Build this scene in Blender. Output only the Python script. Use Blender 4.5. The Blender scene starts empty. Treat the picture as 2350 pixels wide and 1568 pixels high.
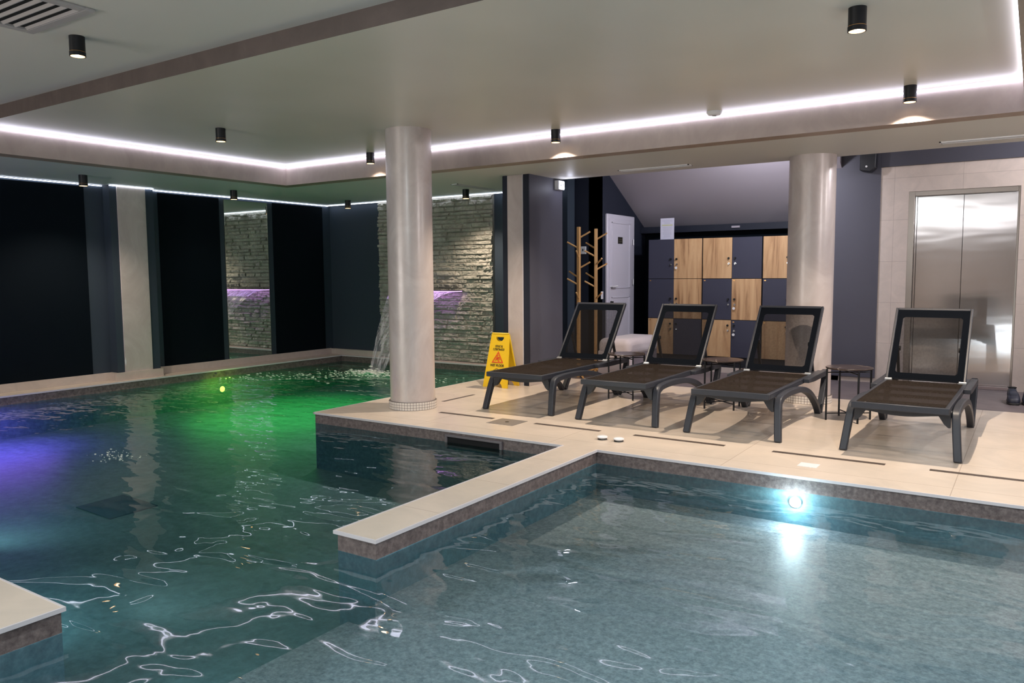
import bpy, bmesh, math, random
from mathutils import Vector, Matrix, noise as mnoise
random.seed(7)
PI = math.pi
scn = bpy.context.scene
C = scn.collection

# ------------------------------------------------------------------ helpers
def add_box(bm, x0, x1, y0, y1, z0, z1):
    v = [bm.verts.new(p) for p in ((x0,y0,z0),(x1,y0,z0),(x1,y1,z0),(x0,y1,z0),(x0,y0,z1),(x1,y0,z1),(x1,y1,z1),(x0,y1,z1))]
    for f in ((0,3,2,1),(4,5,6,7),(0,1,5,4),(1,2,6,5),(2,3,7,6),(3,0,4,7)):
        bm.faces.new([v[i] for i in f])
    return v

def add_cyl(bm, p0, p1, r0, r1=None, n=20, cap=True):
    r1 = r0 if r1 is None else r1
    p0 = Vector(p0); p1 = Vector(p1); d = (p1-p0).normalized()
    a = d.orthogonal().normalized(); b = d.cross(a)
    A, B = [], []
    for i in range(n):
        t = 2*PI*i/n; o = a*math.cos(t)+b*math.sin(t)
        A.append(bm.verts.new(p0+o*r0)); B.append(bm.verts.new(p1+o*r1))
    for i in range(n):
        j = (i+1) % n
        bm.faces.new((A[i],A[j],B[j],B[i]))
    if cap:
        bm.faces.new(list(reversed(A))); bm.faces.new(B)

def add_lathe(bm, prof, cx=0, cy=0, n=32):
    rings = []
    for r, z in prof:
        if r < 1e-5:
            rings.append([bm.verts.new((cx, cy, z))])
        else:
            rings.append([bm.verts.new((cx+r*math.cos(2*PI*i/n), cy+r*math.sin(2*PI*i/n), z)) for i in range(n)])
    for a, b in zip(rings, rings[1:]):
        for i in range(n):
            j = (i+1) % n
            if len(a) == 1 and len(b) == 1: continue
            if len(a) == 1: bm.faces.new((a[0], b[j], b[i]))
            elif len(b) == 1: bm.faces.new((a[i], a[j], b[0]))
            else: bm.faces.new((a[i], a[j], b[j], b[i]))

def add_prism(bm, pts, axis, a, b):
    """polygon pts (2d) extruded along axis 0/1/2 from a to b"""
    def mk(p, t):
        if axis == 0: return (t, p[0], p[1])
        if axis == 1: return (p[0], t, p[1])
        return (p[0], p[1], t)
    A = [bm.verts.new(mk(p, a)) for p in pts]; B = [bm.verts.new(mk(p, b)) for p in pts]
    n = len(pts)
    bm.faces.new(A); bm.faces.new(list(reversed(B)))
    for i in range(n):
        j = (i+1) % n
        bm.faces.new((A[i], B[i], B[j], A[j]))

def add_strip(bm, pts, w, axis, a, b):
    """strip of given widths along a 2d centreline, extruded along axis"""
    n = len(pts); w = w if isinstance(w, (list, tuple)) else [w]*n
    L, R = [], []
    for i, p in enumerate(pts):
        p = Vector(p); q0 = Vector(pts[max(0, i-1)]); q1 = Vector(pts[min(n-1, i+1)])
        t = (q1-q0).normalized(); nn = Vector((-t.y, t.x))
        L.append(p+nn*w[i]/2); R.append(p-nn*w[i]/2)
    def mk(p, t):
        if axis == 0: return (t, p[0], p[1])
        if axis == 1: return (p[0], t, p[1])
        return (p[0], p[1], t)
    V = [[bm.verts.new(mk(p, t)) for p in S] for S in (L, R) for t in (a, b)]
    La, Lb, Ra, Rb = V
    for i in range(n-1):
        bm.faces.new((La[i], La[i+1], Lb[i+1], Lb[i])); bm.faces.new((Ra[i], Rb[i], Rb[i+1], Ra[i+1]))
        bm.faces.new((La[i], Ra[i], Ra[i+1], La[i+1])); bm.faces.new((Lb[i], Lb[i+1], Rb[i+1], Rb[i]))
    bm.faces.new((La[0], Lb[0], Rb[0], Ra[0])); bm.faces.new((La[-1], Ra[-1], Rb[-1], Lb[-1]))

def smooth_path(pts, k=6):
    out = []
    n = len(pts)
    for i in range(n-1):
        p0 = Vector(pts[max(0,i-1)]); p1 = Vector(pts[i]); p2 = Vector(pts[i+1]); p3 = Vector(pts[min(n-1,i+2)])
        for j in range(k):
            t = j/k
            out.append(0.5*((2*p1)+(-p0+p2)*t+(2*p0-5*p1+4*p2-p3)*t*t+(-p0+3*p1-3*p2+p3)*t**3))
    out.append(Vector(pts[-1]))
    return out

def BM(): return bmesh.new()

def obj(name, bm, mat, parent=None, smooth=None, bevel=0, segs=2):
    bmesh.ops.recalc_face_normals(bm, faces=bm.faces)
    me = bpy.data.meshes.new(name); bm.to_mesh(me); bm.free()
    if smooth is not None:
        for p in me.polygons: p.use_smooth = True
        me.set_sharp_from_angle(angle=math.radians(smooth))
    if mat: me.materials.append(mat)
    o = bpy.data.objects.new(name, me); C.objects.link(o)
    if parent: o.parent = parent
    if bevel:
        m = o.modifiers.new('Bevel', 'BEVEL'); m.width = bevel; m.segments = segs; m.limit_method = 'ANGLE'; m.angle_limit = math.radians(40)
        if smooth is None:
            for p in me.polygons: p.use_smooth = True
            me.set_sharp_from_angle(angle=math.radians(35))
    return o

def boxo(name, dims, mat, parent=None, bevel=0):
    bm = BM(); add_box(bm, *dims); return obj(name, bm, mat, parent, bevel=bevel)

def struct(o):
    o['kind'] = 'structure'; return o

def tag(o, label, cat, group=None, kind=None):
    o['label'] = label; o['category'] = cat
    if group: o['group'] = group
    if kind: o['kind'] = kind
    return o

def thing(name, label, cat, loc=(0,0,0), rz=0, group=None):
    o = bpy.data.objects.new(name, None); C.objects.link(o); o.empty_display_size = 0.1
    o.location = loc; o.rotation_euler = (0,0,rz)
    return tag(o, label, cat, group)

def dup(root, loc, rz=0, label=None):
    r = root.copy(); C.objects.link(r); r.location = loc; r.rotation_euler = (0,0,rz)
    if label: r['label'] = label
    for ch in list(root.children):
        c = ch.copy(); C.objects.link(c); c.parent = r
        for g in ch.children:
            d = g.copy(); C.objects.link(d); d.parent = c
    return r

# ------------------------------------------------------------------ materials
def mat(name, col, rough=0.5, metal=0.0, spec=0.5):
    m = bpy.data.materials.new(name); m.use_nodes = True
    b = m.node_tree.nodes['Principled BSDF']
    b.inputs['Base Color'].default_value = (*col, 1); b.inputs['Roughness'].default_value = rough
    b.inputs['Metallic'].default_value = metal; b.inputs['Specular IOR Level'].default_value = spec
    return m
def N(m, t, **kw):
    n = m.node_tree.nodes.new(t)
    for k, v in kw.items():
        if k in n.inputs.keys(): n.inputs[k].default_value = v
        else: setattr(n, k, v)
    return n
def L(m, a, b): m.node_tree.links.new(a, b)
def P(m): return m.node_tree.nodes['Principled BSDF']
def coords(m, scale=(1,1,1), obj_=True, loc=(0,0,0)):
    tc = N(m, 'ShaderNodeTexCoord'); mp = N(m, 'ShaderNodeMapping'); mp.inputs['Scale'].default_value = scale; mp.inputs['Location'].default_value = loc
    L(m, tc.outputs['Object'], mp.inputs['Vector']); return mp.outputs['Vector']
def ramp(m, fac, stops):
    r = N(m, 'ShaderNodeValToRGB'); e = r.color_ramp.elements
    e[0].position, e[0].color = stops[0][0], (*stops[0][1], 1)
    e[1].position, e[1].color = stops[-1][0], (*stops[-1][1], 1)
    for p, c in stops[1:-1]:
        x = e.new(p); x.color = (*c, 1)
    L(m, fac, r.inputs['Fac']); return r.outputs['Color']
def noisy(m, scale, detail=4, rough=.6, vscale=(1,1,1), dist=0):
    n = N(m, 'ShaderNodeTexNoise'); n.inputs['Scale'].default_value = scale; n.inputs['Detail'].default_value = detail
    n.inputs['Roughness'].default_value = rough; n.inputs['Distortion'].default_value = dist
    L(m, coords(m, vscale), n.inputs['Vector']); return n.outputs['Fac']
def bump(m, h, strength=.3, dist=.01, target=None):
    b = N(m, 'ShaderNodeBump'); b.inputs['Strength'].default_value = strength; b.inputs['Distance'].default_value = dist
    L(m, h, b.inputs['Height']); L(m, b.outputs['Normal'], (target or P(m)).inputs['Normal']); return b
def emit(name, col, s):
    m = bpy.data.materials.new(name); m.use_nodes = True; nt = m.node_tree; nt.nodes.clear()
    e = nt.nodes.new('ShaderNodeEmission'); e.inputs['Color'].default_value = (*col, 1); e.inputs['Strength'].default_value = s
    o = nt.nodes.new('ShaderNodeOutputMaterial'); nt.links.new(e.outputs[0], o.inputs[0]); return m

# satin stretch ceiling
M_ceil = mat('satin_ceiling', (.62,.58,.50), .34, 0, .45)
L(M_ceil, ramp(M_ceil, noisy(M_ceil, .9, 2), [(.3,(.60,.565,.485)),(.7,(.67,.63,.55))]), P(M_ceil).inputs['Base Color'])
bump(M_ceil, noisy(M_ceil, .7, 1), .12, .05)
M_soffit = mat('soffit_paint', (.62,.61,.57), .5, 0, .3)
# pearl plaster on beams and columns
def plaster(name, c0, c1, metal=.25, rough=.38):
    m = mat(name, c0, rough, metal, .5)
    n = noisy(m, 3.2, 6, .62, (1,1,.7), 1.6)
    L(m, ramp(m, n, [(.3, c0), (.52, tuple((a+b)/2 for a, b in zip(c0, c1))), (.7, c1)]), P(m).inputs['Base Color'])
    n2 = noisy(m, 9, 5, .6, (1,1,.5), 2.5)
    r = N(m, 'ShaderNodeMapRange'); r.inputs['To Min'].default_value = rough-.08; r.inputs['To Max'].default_value = rough+.14
    L(m, n2, r.inputs['Value']); L(m, r.outputs['Result'], P(m).inputs['Roughness'])
    bump(m, n2, .22, .004)
    return m
M_plaster = plaster('pearl_plaster', (.52,.445,.425), (.66,.585,.56), .14, .34)
P(M_plaster).inputs['Coat Weight'].default_value = .35; P(M_plaster).inputs['Coat Roughness'].default_value = .22
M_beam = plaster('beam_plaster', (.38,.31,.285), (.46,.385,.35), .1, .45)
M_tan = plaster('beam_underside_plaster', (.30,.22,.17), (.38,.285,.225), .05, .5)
# floor tiles
M_tile = mat('cream_floor_tile', (.66,.55,.44), .27, 0, .5)
bk = N(M_tile, 'ShaderNodeTexBrick'); bk.offset = .0; bk.inputs['Scale'].default_value = 1; bk.inputs['Brick Width'].default_value = 1.2
bk.inputs['Row Height'].default_value = .6; bk.inputs['Mortar Size'].default_value = .0022; bk.inputs['Mortar Smooth'].default_value = .2
bk.inputs['Color1'].default_value = (.70,.60,.51,1); bk.inputs['Color2'].default_value = (.67,.575,.485,1); bk.inputs['Mortar'].default_value = (.48,.40,.33,1)
L(M_tile, coords(M_tile, (1,1,1), True, (.32,.12,0)), bk.inputs['Vector'])
mx = N(M_tile, 'ShaderNodeMix', data_type='RGBA', blend_type='MULTIPLY'); mx.inputs[0].default_value = 1
L(M_tile, bk.outputs['Color'], mx.inputs[6])
L(M_tile, ramp(M_tile, noisy(M_tile, 3, 6, .6, (1,1,1), 1), [(.35,(.93,.93,.93)),(.65,(1.04,1.03,1.02))]), mx.inputs[7])
L(M_tile, mx.outputs[2], P(M_tile).inputs['Base Color'])
bump(M_tile, noisy(M_tile, 30, 3), .05, .002)
M_coping = mat('coping_edge', (.66,.62,.64), .35)
# dark speckled stone
def stone(name, a, b, c, scale, rough=.5):
    m = mat(name, a, rough)
    n = noisy(m, scale, 8, .75)
    L(m, ramp(m, n, [(.32, a), (.5, b), (.68, c)]), P(m).inputs['Base Color'])
    bump(m, noisy(m, scale*1.6, 5, .7), .35, .003)
    return m
M_stone = stone('dark_pool_stone', (.075,.055,.052), (.155,.12,.115), (.25,.20,.185), 34)
M_poolfloor = stone('pool_granite', (.12,.15,.175), (.27,.315,.345), (.44,.49,.53), 48)
M_deepfloor = stone('deep_pool_granite', (.055,.125,.14), (.09,.185,.205), (.14,.26,.28), 18)
M_poolwall = stone('underwater_wall_stone', (.035,.095,.125), (.065,.15,.185), (.11,.22,.26), 30)
M_lobby = mat('lobby_floor_tile', (.14,.12,.13), .45)
L(M_lobby, ramp(M_lobby, noisy(M_lobby, 9, 5), [(.3,(.125,.105,.115)),(.7,(.165,.14,.15))]), P(M_lobby).inputs['Base Color'])
# walls
def paint(name, c, rough=.6):
    m = mat(name, c, rough, 0, .3)
    bump(m, noisy(m, 60, 4), .12, .003); return m
M_wallblue = paint('blue_grey_paint', (.034,.048,.068), .6)
M_black = paint('black_velvet_paint', (.003,.006,.010), .8); P(M_black).inputs['Specular IOR Level'].default_value = .08
M_navy = paint('dark_navy_paint', (.016,.020,.034), .55)
M_grey = paint('slate_paint', (.085,.085,.11), .5)
M_slope = paint('stair_soffit_paint', (.42,.39,.44), .6)
M_marble = mat('beige_marble', (.55,.48,.44), .35)
bk = N(M_marble, 'ShaderNodeTexBrick'); bk.offset = 0.0; bk.inputs['Scale'].default_value = 1; bk.inputs['Brick Width'].default_value = .6
bk.inputs['Row Height'].default_value = .415; bk.inputs['Mortar Size'].default_value = .002; bk.inputs['Color1'].default_value = (.60,.52,.475,1)
bk.inputs['Color2'].default_value = (.57,.495,.45,1); bk.inputs['Mortar'].default_value = (.42,.36,.33,1)
mp = N(M_marble, 'ShaderNodeMapping'); mp.inputs['Rotation'].default_value = (PI/2,0,0); mp.inputs['Location'].default_value = (.02,0,0)
tc = N(M_marble, 'ShaderNodeTexCoord'); L(M_marble, tc.outputs['Object'], mp.inputs['Vector']); L(M_marble, mp.outputs['Vector'], bk.inputs['Vector'])
mx = N(M_marble, 'ShaderNodeMix', data_type='RGBA', blend_type='MULTIPLY'); mx.inputs[0].default_value = 1
L(M_marble, bk.outputs['Color'], mx.inputs[6])
L(M_marble, ramp(M_marble, noisy(M_marble, 5, 7, .65, (1,1,1), 1.5), [(.3,(.9,.9,.9)),(.7,(1.06,1.04,1.03))]), mx.inputs[7])
L(M_marble, mx.outputs[2], P(M_marble).inputs['Base Color'])
M_rock = mat('split_face_stone', (.5,.46,.38), .85)
L(M_rock, ramp(M_rock, noisy(M_rock, 5, 9, .75), [(.3,(.27,.255,.22)),(.5,(.40,.38,.33)),(.72,(.52,.49,.43))]), P(M_rock).inputs['Base Color'])
bump(M_rock, noisy(M_rock, 45, 8, .7), .45, .006)
M_mirror = mat('mirror_glass', (.82,.88,.86), .015, 1)
M_edge = mat('mirror_edge', (.45,.5,.42), .2, 1)
# mosaic
M_mosaic = mat('white_mosaic', (.75,.7,.66), .3)
# furniture
M_frame = mat('anthracite_resin', (.030,.033,.043), .42, 0, .4)
bump(M_frame, noisy(M_frame, 250, 2), .15, .001)
M_framed = mat('black_resin', (.012,.013,.018), .45)
def sling(name, col, alpha):
    m = mat(name, col, .75)
    nt = m.node_tree; out = nt.nodes['Material Output']; P(m).inputs['Specular IOR Level'].default_value = .06
    tr = N(m, 'ShaderNodeBsdfTransparent'); mix = N(m, 'ShaderNodeMixShader')
    w = N(m, 'ShaderNodeTexWave'); w.inputs['Scale'].default_value = 60; w.bands_direction = 'X'
    L(m, coords(m), w.inputs['Vector'])
    w2 = N(m, 'ShaderNodeTexNoise'); w2.inputs['Scale'].default_value = 90; w2.inputs['Detail'].default_value = 3
    L(m, coords(m, (1,1,.25)), w2.inputs['Vector'])
    a = N(m, 'ShaderNodeMath', operation='MULTIPLY_ADD'); a.inputs[1].default_value = .22; a.inputs[2].default_value = alpha-.11
    L(m, w2.outputs['Fac'], a.inputs[0]); L(m, a.outputs[0], mix.inputs[0])
    L(m, tr.outputs[0], mix.inputs[1]); L(m, P(m).outputs[0], mix.inputs[2]); L(m, mix.outputs[0], out.inputs['Surface'])
    return m
M_seat = sling('brown_sling_mesh', (.022,.016,.012), .88)
M_back = sling('see_through_sling_mesh', (.008,.007,.007), .62)
M_hem = mat('dark_sling_hem', (.0045,.006,.009), .8, 0, .03)
M_hinge = mat('pale_metal_hinge', (.6,.6,.6), .3, .8)
M_tabletop = mat('dark_marble_top', (.045,.03,.028), .22)
vv = N(M_tabletop, 'ShaderNodeTexVoronoi', feature='DISTANCE_TO_EDGE'); vv.inputs['Scale'].default_value = 5
nz = N(M_tabletop, 'ShaderNodeTexNoise'); nz.inputs['Scale'].default_value = 4
L(M_tabletop, coords(M_tabletop), vv.inputs['Vector'])
L(M_tabletop, ramp(M_tabletop, vv.outputs['Distance'], [(0,(.30,.24,.21)),(.018,(.05,.036,.032)),(1,(.04,.028,.026))]), P(M_tabletop).inputs['Base Color'])
M_blackmetal = mat('black_metal', (.01,.011,.014), .4, .3)
M_yellow = mat('yellow_plastic', (.80,.52,.015), .38)
M_ink = mat('black_print', (.012,.012,.012), .6)
M_red = mat('red_print', (.70,.07,.015), .5)
M_white = mat('white_plastic', (.78,.78,.80), .35)
M_bench = mat('mauve_velour', (.50,.44,.46), .8)
P(M_bench).inputs['Sheen Weight'].default_value = .4
bump(M_bench, noisy(M_bench, 120, 3), .2, .002)
def wood(name, a, b, c, vs=(9,9,.8), loc=0):
    m = mat(name, a, .45)
    n = noisy(m, 1.6, 7, .62, vs, .8)
    L(m, ramp(m, n, [(.3, c), (.45, b), (.62, a), (.8, b)]), P(m).inputs['Base Color'])
    bump(m, n, .08, .002); return m
M_oak = wood('oak_laminate', (.60,.38,.20), (.50,.295,.145), (.26,.13,.06))
M_bamboo = wood('bamboo_wood', (.62,.37,.15), (.55,.31,.12), (.42,.22,.08))
M_locker = paint('slate_locker_laminate', (.045,.047,.075), .5)
M_lockbody = mat('locker_carcass', (.012,.013,.02), .6)
M_steel = mat('brushed_steel', (.60,.565,.55), .15, 1)
P(M_steel).inputs['Anisotropic'].default_value = .6
h = noisy(M_steel, 2.0, 1, .5, (.9,1,4.0), .2)
bump(M_steel, h, .10, .009)
M_steel2 = mat('steel_jamb', (.42,.37,.33), .3, 1)
M_chrome = mat('chrome', (.7,.7,.72), .15, 1)
M_door = mat('white_pvc_door', (.60,.58,.66), .35)
M_paper = mat('paper', (.62,.62,.74), .7)
M_highlight = mat('highlighter_band', (.55,.56,.38), .7)
M_greyink = mat('grey_print', (.38,.38,.48), .7)
M_acryl = mat('acrylic_stand', (.35,.36,.42), .15)
M_plaque = mat('dark_plaque', (.03,.028,.022), .35)
M_plaqueink = mat('plaque_print', (.10,.09,.06), .4)
M_shoe = mat('navy_shoe_leather', (.018,.022,.04), .5)
M_sole = mat('black_rubber', (.01,.01,.012), .7)
M_lace = mat('shoe_lace', (.06,.07,.10), .8)
M_hole = mat('dark_void', (.004,.004,.005), .9)
M_vent = mat('vent_grille', (.42,.40,.40), .4)
M_hatch = mat('hatch_metal', (.30,.27,.25), .4, .4)
M_bolt = mat('dark_bolt', (.05,.045,.04), .4, .6)
M_gasket = mat('slot_drain', (.07,.05,.04), .5)
M_brass = mat('brass_ring', (.75,.42,.16), .3, .9)
M_lampin = emit('warm_lamp_reflector', (1,.55,.22), 3.2)
M_bulb = emit('warm_lamp_bulb', (1,.80,.55), 14)
M_led = emit('cool_white_led', (.82,.81,1.0), 4.4)
M_led2 = emit('cool_white_led_wall', (.78,.84,1.0), 4)
M_lip = emit('purple_led_lip', (.72,.34,1.0), 1.5)
M_exit = emit('exit_light_panel', (.80,.82,1.0), 1.6)

# water: clear surface with wavy mirror reflection
def water(name, tint):
    m = bpy.data.materials.new(name); m.use_nodes = True; nt = m.node_tree; nt.nodes.clear()
    out = nt.nodes.new('ShaderNodeOutputMaterial'); mix = nt.nodes.new('ShaderNodeMixShader')
    tr = nt.nodes.new('ShaderNodeBsdfTransparent'); tr.inputs['Color'].default_value = (*tint, 1)
    gl = nt.nodes.new('ShaderNodeBsdfGlossy'); gl.inputs['Roughness'].default_value = .012
    fr = nt.nodes.new('ShaderNodeFresnel'); fr.inputs['IOR'].default_value = 1.36
    tc = nt.nodes.new('ShaderNodeTexCoord')
    def nz(scale, det, vs, dist=0):
        mp = nt.nodes.new('ShaderNodeMapping'); mp.inputs['Scale'].default_value = vs; mp.inputs['Rotation'].default_value = (0,0,.15)
        n = nt.nodes.new('ShaderNodeTexNoise'); n.inputs['Scale'].default_value = scale; n.inputs['Detail'].default_value = det
        n.inputs['Distortion'].default_value = dist; n.inputs['Roughness'].default_value = .45
        nt.links.new(tc.outputs['Object'], mp.inputs['Vector']); nt.links.new(mp.outputs['Vector'], n.inputs['Vector']); return n.outputs['Fac']
    a = nz(3.0, 1.2, (.75,1.5,1), .8); b = nz(4.2, 2, (.8,1.6,1), .2)
    sep = nt.nodes.new('ShaderNodeSeparateXYZ'); nt.links.new(tc.outputs['Object'], sep.inputs[0])
    mr = nt.nodes.new('ShaderNodeMapRange'); mr.inputs['From Min'].default_value = 2.6; mr.inputs['From Max'].default_value = 7.2   # choppier toward the waterfall
    mr.inputs['To Min'].default_value = .05; mr.inputs['To Max'].default_value = 1.0
    sub = nt.nodes.new('ShaderNodeMath'); sub.operation = 'MULTIPLY_ADD'; sub.inputs[1].default_value = -.45
    nt.links.new(sep.outputs['X'], sub.inputs[0]); nt.links.new(sep.outputs['Y'], sub.inputs[2]); nt.links.new(sub.outputs[0], mr.inputs['Value'])
    mr.inputs['From Min'].default_value = 3.4; mr.inputs['From Max'].default_value = 10.0
    mu = nt.nodes.new('ShaderNodeMath'); mu.operation = 'MULTIPLY'; nt.links.new(b, mu.inputs[0]); nt.links.new(mr.outputs[0], mu.inputs[1])
    b1 = nt.nodes.new('ShaderNodeBump'); b1.inputs['Strength'].default_value = 1; b1.inputs['Distance'].default_value = .010; nt.links.new(a, b1.inputs['Height'])
    b2 = nt.nodes.new('ShaderNodeBump'); b2.inputs['Strength'].default_value = 1; b2.inputs['Distance'].default_value = .026; nt.links.new(mu.outputs[0], b2.inputs['Height'])
    nt.links.new(b1.outputs[0], b2.inputs['Normal'])
    nt.links.new(b2.outputs[0], gl.inputs['Normal']); nt.links.new(b2.outputs[0], fr.inputs['Normal'])
    tl = nt.nodes.new('ShaderNodeBsdfTranslucent'); tl.inputs['Color'].default_value = (.55,.95,.95,1)
    body = nt.nodes.new('ShaderNodeMixShader'); body.inputs[0].default_value = .10
    nt.links.new(tr.outputs[0], body.inputs[1]); nt.links.new(tl.outputs[0], body.inputs[2])
    nt.links.new(fr.outputs[0], mix.inputs[0]); nt.links.new(body.outputs[0], mix.inputs[1]); nt.links.new(gl.outputs[0], mix.inputs[2])
    nt.links.new(mix.outputs[0], out.inputs[0]); return m
M_water = water('pool_water_surface', (.86,.93,.95))
def fallmat(name, col, em, alpha):
    m = mat(name, col, .15, 0, .8); nt = m.node_tree; out = nt.nodes['Material Output']
    P(m).inputs['Emission Color'].default_value = (*em[:3], 1); P(m).inputs['Emission Strength'].default_value = em[3]  # emission stands in for spout light caught in the water
    tr = N(m, 'ShaderNodeBsdfTransparent'); mix = N(m, 'ShaderNodeMixShader')
    n = noisy(m, 14, 3, .6, (3.2,1,.35))
    r = N(m, 'ShaderNodeMapRange'); r.inputs['From Min'].default_value = .42; r.inputs['From Max'].default_value = .62
    r.inputs['To Min'].default_value = alpha*.25; r.inputs['To Max'].default_value = alpha; L(m, n, r.inputs['Value'])
    L(m, r.outputs[0], mix.inputs[0]); L(m, tr.outputs[0], mix.inputs[1]); L(m, P(m).outputs[0], mix.inputs[2]); L(m, mix.outputs[0], out.inputs['Surface'])
    return m
M_fall = fallmat('falling_water', (.62,.62,.66), (.4,.35,.5,.04), .55)
M_fallp = fallmat('violet_lit_water', (.75,.6,.95), (.62,.32,1.0,.30), .95)  # violet light of the spout put into colour and emission
M_foam = mat('white_foam', (.75,.80,.72), .5)

# ------------------------------------------------------------------ key dimensions (metres, deck top = 0)
ZS = 2.145      # soffit
ZC = 2.36       # main recess ceiling
ZT = 2.46       # near tray ceiling
WL = -.09       # water level
XW = -8.55      # left wall
YS = 8.06       # stone wall
YE = 7.36       # rear edge of the soffit
YL = 8.77       # lobby wall
RX0, RX1, RY1 = -6.98, -.10, 5.97   # ceiling recess
TY = 2.93       # edge of the near tray
ZPF = -.28      # shallow pool floor
ZDF = -.82      # deep pool floor
BACK = -3.0; RIGHT = 4.5

# ------------------------------------------------------------------ floor and pool shell
def slab(name, rects, z0, z1, m):
    bm = BM()
    for x0,x1,y0,y1 in rects: add_box(bm, x0,x1,y0,y1,z0,z1)
    return struct(obj(name, bm, m))
T = .014
slab('floor', [(-5.0,-4.58,4.5,8.05),(-4.58,RIGHT,4.5,7.48)], -T, 0, M_tile)
slab('floor_divider_top', [(-2.585,-2.34,2.43,4.5)], -T, .0005, M_tile)
slab('floor_near_left', [(-8.6,-2.78,BACK,1.33)], -T, 0, M_tile)
slab('floor_near', [(-2.78,RIGHT,BACK,.35)], -T, 0, M_tile)
slab('floor_lobby', [(-4.58,RIGHT,7.48,YL),(-4.95,-4.58,8.05,YL),(-4.95,-1.76,YL,9.62)], -T, 0, M_lobby)
slab('floor_wall_ledge', [(-8.6,-8.28,1.33,8.06),(-8.28,-5.0,8.0,8.06)], -T, 0, M_tile)
# pool walls in speckled stone (above and under the waterline)
def wallrects(name, rects, z0, z1, m): return slab(name, rects, z0, z1, m)
ov = .004
dry = [(-5.0+ov,-4.58,4.5+ov,8.05),(-4.58,RIGHT,4.48+ov,7.48),(-2.58+ov,-2.34-ov,2.43+ov,4.5),(-8.6,-2.78-ov,BACK,1.33-ov),(-2.78,RIGHT,BACK,.35),(-8.6,-8.28-ov,1.33,8.06),(-8.28,-5.0,8.0+ov,8.06)]
dry[1] = (-4.58,RIGHT,4.5+ov,7.48)
far_rim = [dry[5], dry[6]]
wallrects('wall_pool_rim', dry, WL-.001, -T, M_stone)
wallrects('wall_pool_basin_far', far_rim, -1.0, WL-.001, M_deepfloor)
wallrects('wall_pool_basin', dry[:5], -1.0, WL-.001, M_poolwall)
# pool floors
slab('floor_shallow_pool', [(-2.20,RIGHT,.35,4.51),(-2.35,-2.20,2.43,4.51)], ZPF-.1, ZPF, M_poolfloor)
slab('floor_pool_step', [(-2.52,-2.20,.35,2.43)], ZPF-.3, ZPF-.13, M_poolfloor)
slab('floor_pool_step_lower', [(-2.86,-2.52,.35,2.43)], ZDF-.05, ZPF-.22, M_deepfloor)
def zdeep(x, y):
    r = math.hypot(x, y); return -.62+.20*min(1, max(0, (r-2.5)/6.5))**.8  # floor rises with distance from the camera, refraction built into its shape
bm = BM(); GX = [-8.3+i*(8.3-2.45)/40 for i in range(41)]; GY = [1.30+j*6.72/40 for j in range(41)]
G = [[bm.verts.new((x,y,zdeep(x,y))) for x in GX] for y in GY]
for j in range(40):
    for i in range(40): bm.faces.new((G[j][i],G[j][i+1],G[j+1][i+1],G[j+1][i]))
struct(obj('floor_deep_pool', bm, M_deepfloor, smooth=180))
# light coping nosing along the rim of deck and divider
bm = BM()
e = .008
add_box(bm, -5.0-e+.004, -2.585, 4.5-e, 4.5+.001, -T, .0016)
add_box(bm, -5.0-e, -5.0+.001, 4.5-e, 8.0, -T, .0016)
add_box(bm, -2.34+.001, RIGHT, 4.5-e, 4.5+.001, -T, .0016)
add_box(bm, -2.34-.002, -2.34+e, 2.43, 4.492, -T, .002)
add_box(bm, -2.585-e, -2.585+.002, 2.43, 4.492, -T, .002)
add_box(bm, -2.585-e, -2.34+e, 2.43-e, 2.43, -T, .002)
add_box(bm, -8.6, -2.78, 1.33, 1.33+e, -T, .0016)
add_box(bm, -2.78, -2.78+e, .35, 1.33+e, -T, .0016)
add_box(bm, -8.28, -8.28+e, 1.34, 8.0, -T, .0016)
add_box(bm, -8.27, -5.01, 8.0-e, 8.0, -T, .0016)
struct(obj('trim_1', bm, M_coping))
# water
bm = BM()
for pts in ([(-8.28,1.334),(-2.78,1.334),(-2.78,2.43),(-2.588,2.43),(-2.588,4.5),(-5.0,4.5),(-5.0,8.0),(-8.28,8.0)],):
    bm.faces.new([bm.verts.new((x,y,WL)) for x,y in pts])
bm.faces.new([bm.verts.new((x,y,WL)) for x,y in [(-2.78,.35),(RIGHT,.35),(RIGHT,4.5),(-2.336,4.5),(-2.336,2.43),(-2.78,2.43)]])
for f_ in bm.faces:
    f_.normal_update()
    if f_.normal.z < 0: f_.normal_flip()
me = bpy.data.meshes.new('pool_water'); bm.to_mesh(me); bm.free(); me.materials.append(M_water)
o = bpy.data.objects.new('pool_water', me); C.objects.link(o)
tag(o, 'rippled green-blue water filling the deep pool and the shallow pool', 'water', kind='stuff')

# ------------------------------------------------------------------ walls
H = 2.6
struct(boxo('wall_left', (XW-.15, XW, BACK, YS+.1, -.05, H), M_wallblue))
struct(boxo('wall_rear', (XW-.15, -4.6, YS+.03, YS+.2, -.05, H), M_wallblue))
struct(boxo('wall_right', (RIGHT, RIGHT+.15, BACK, YL+.1, -.05, H), M_grey))
struct(boxo('wall_front', (XW-.15, RIGHT, BACK-.15, BACK, -.05, H), M_marble))
# pier on the left wall with plaster face
struct(boxo('wall_left_pier', (XW-.02, -8.42, 4.76, 5.27, 0, ZS), M_wallblue))
struct(boxo('trim_2', (-8.425, -8.408, 4.84, 5.17, .03, ZS), M_plaster, bevel=.003))
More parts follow.
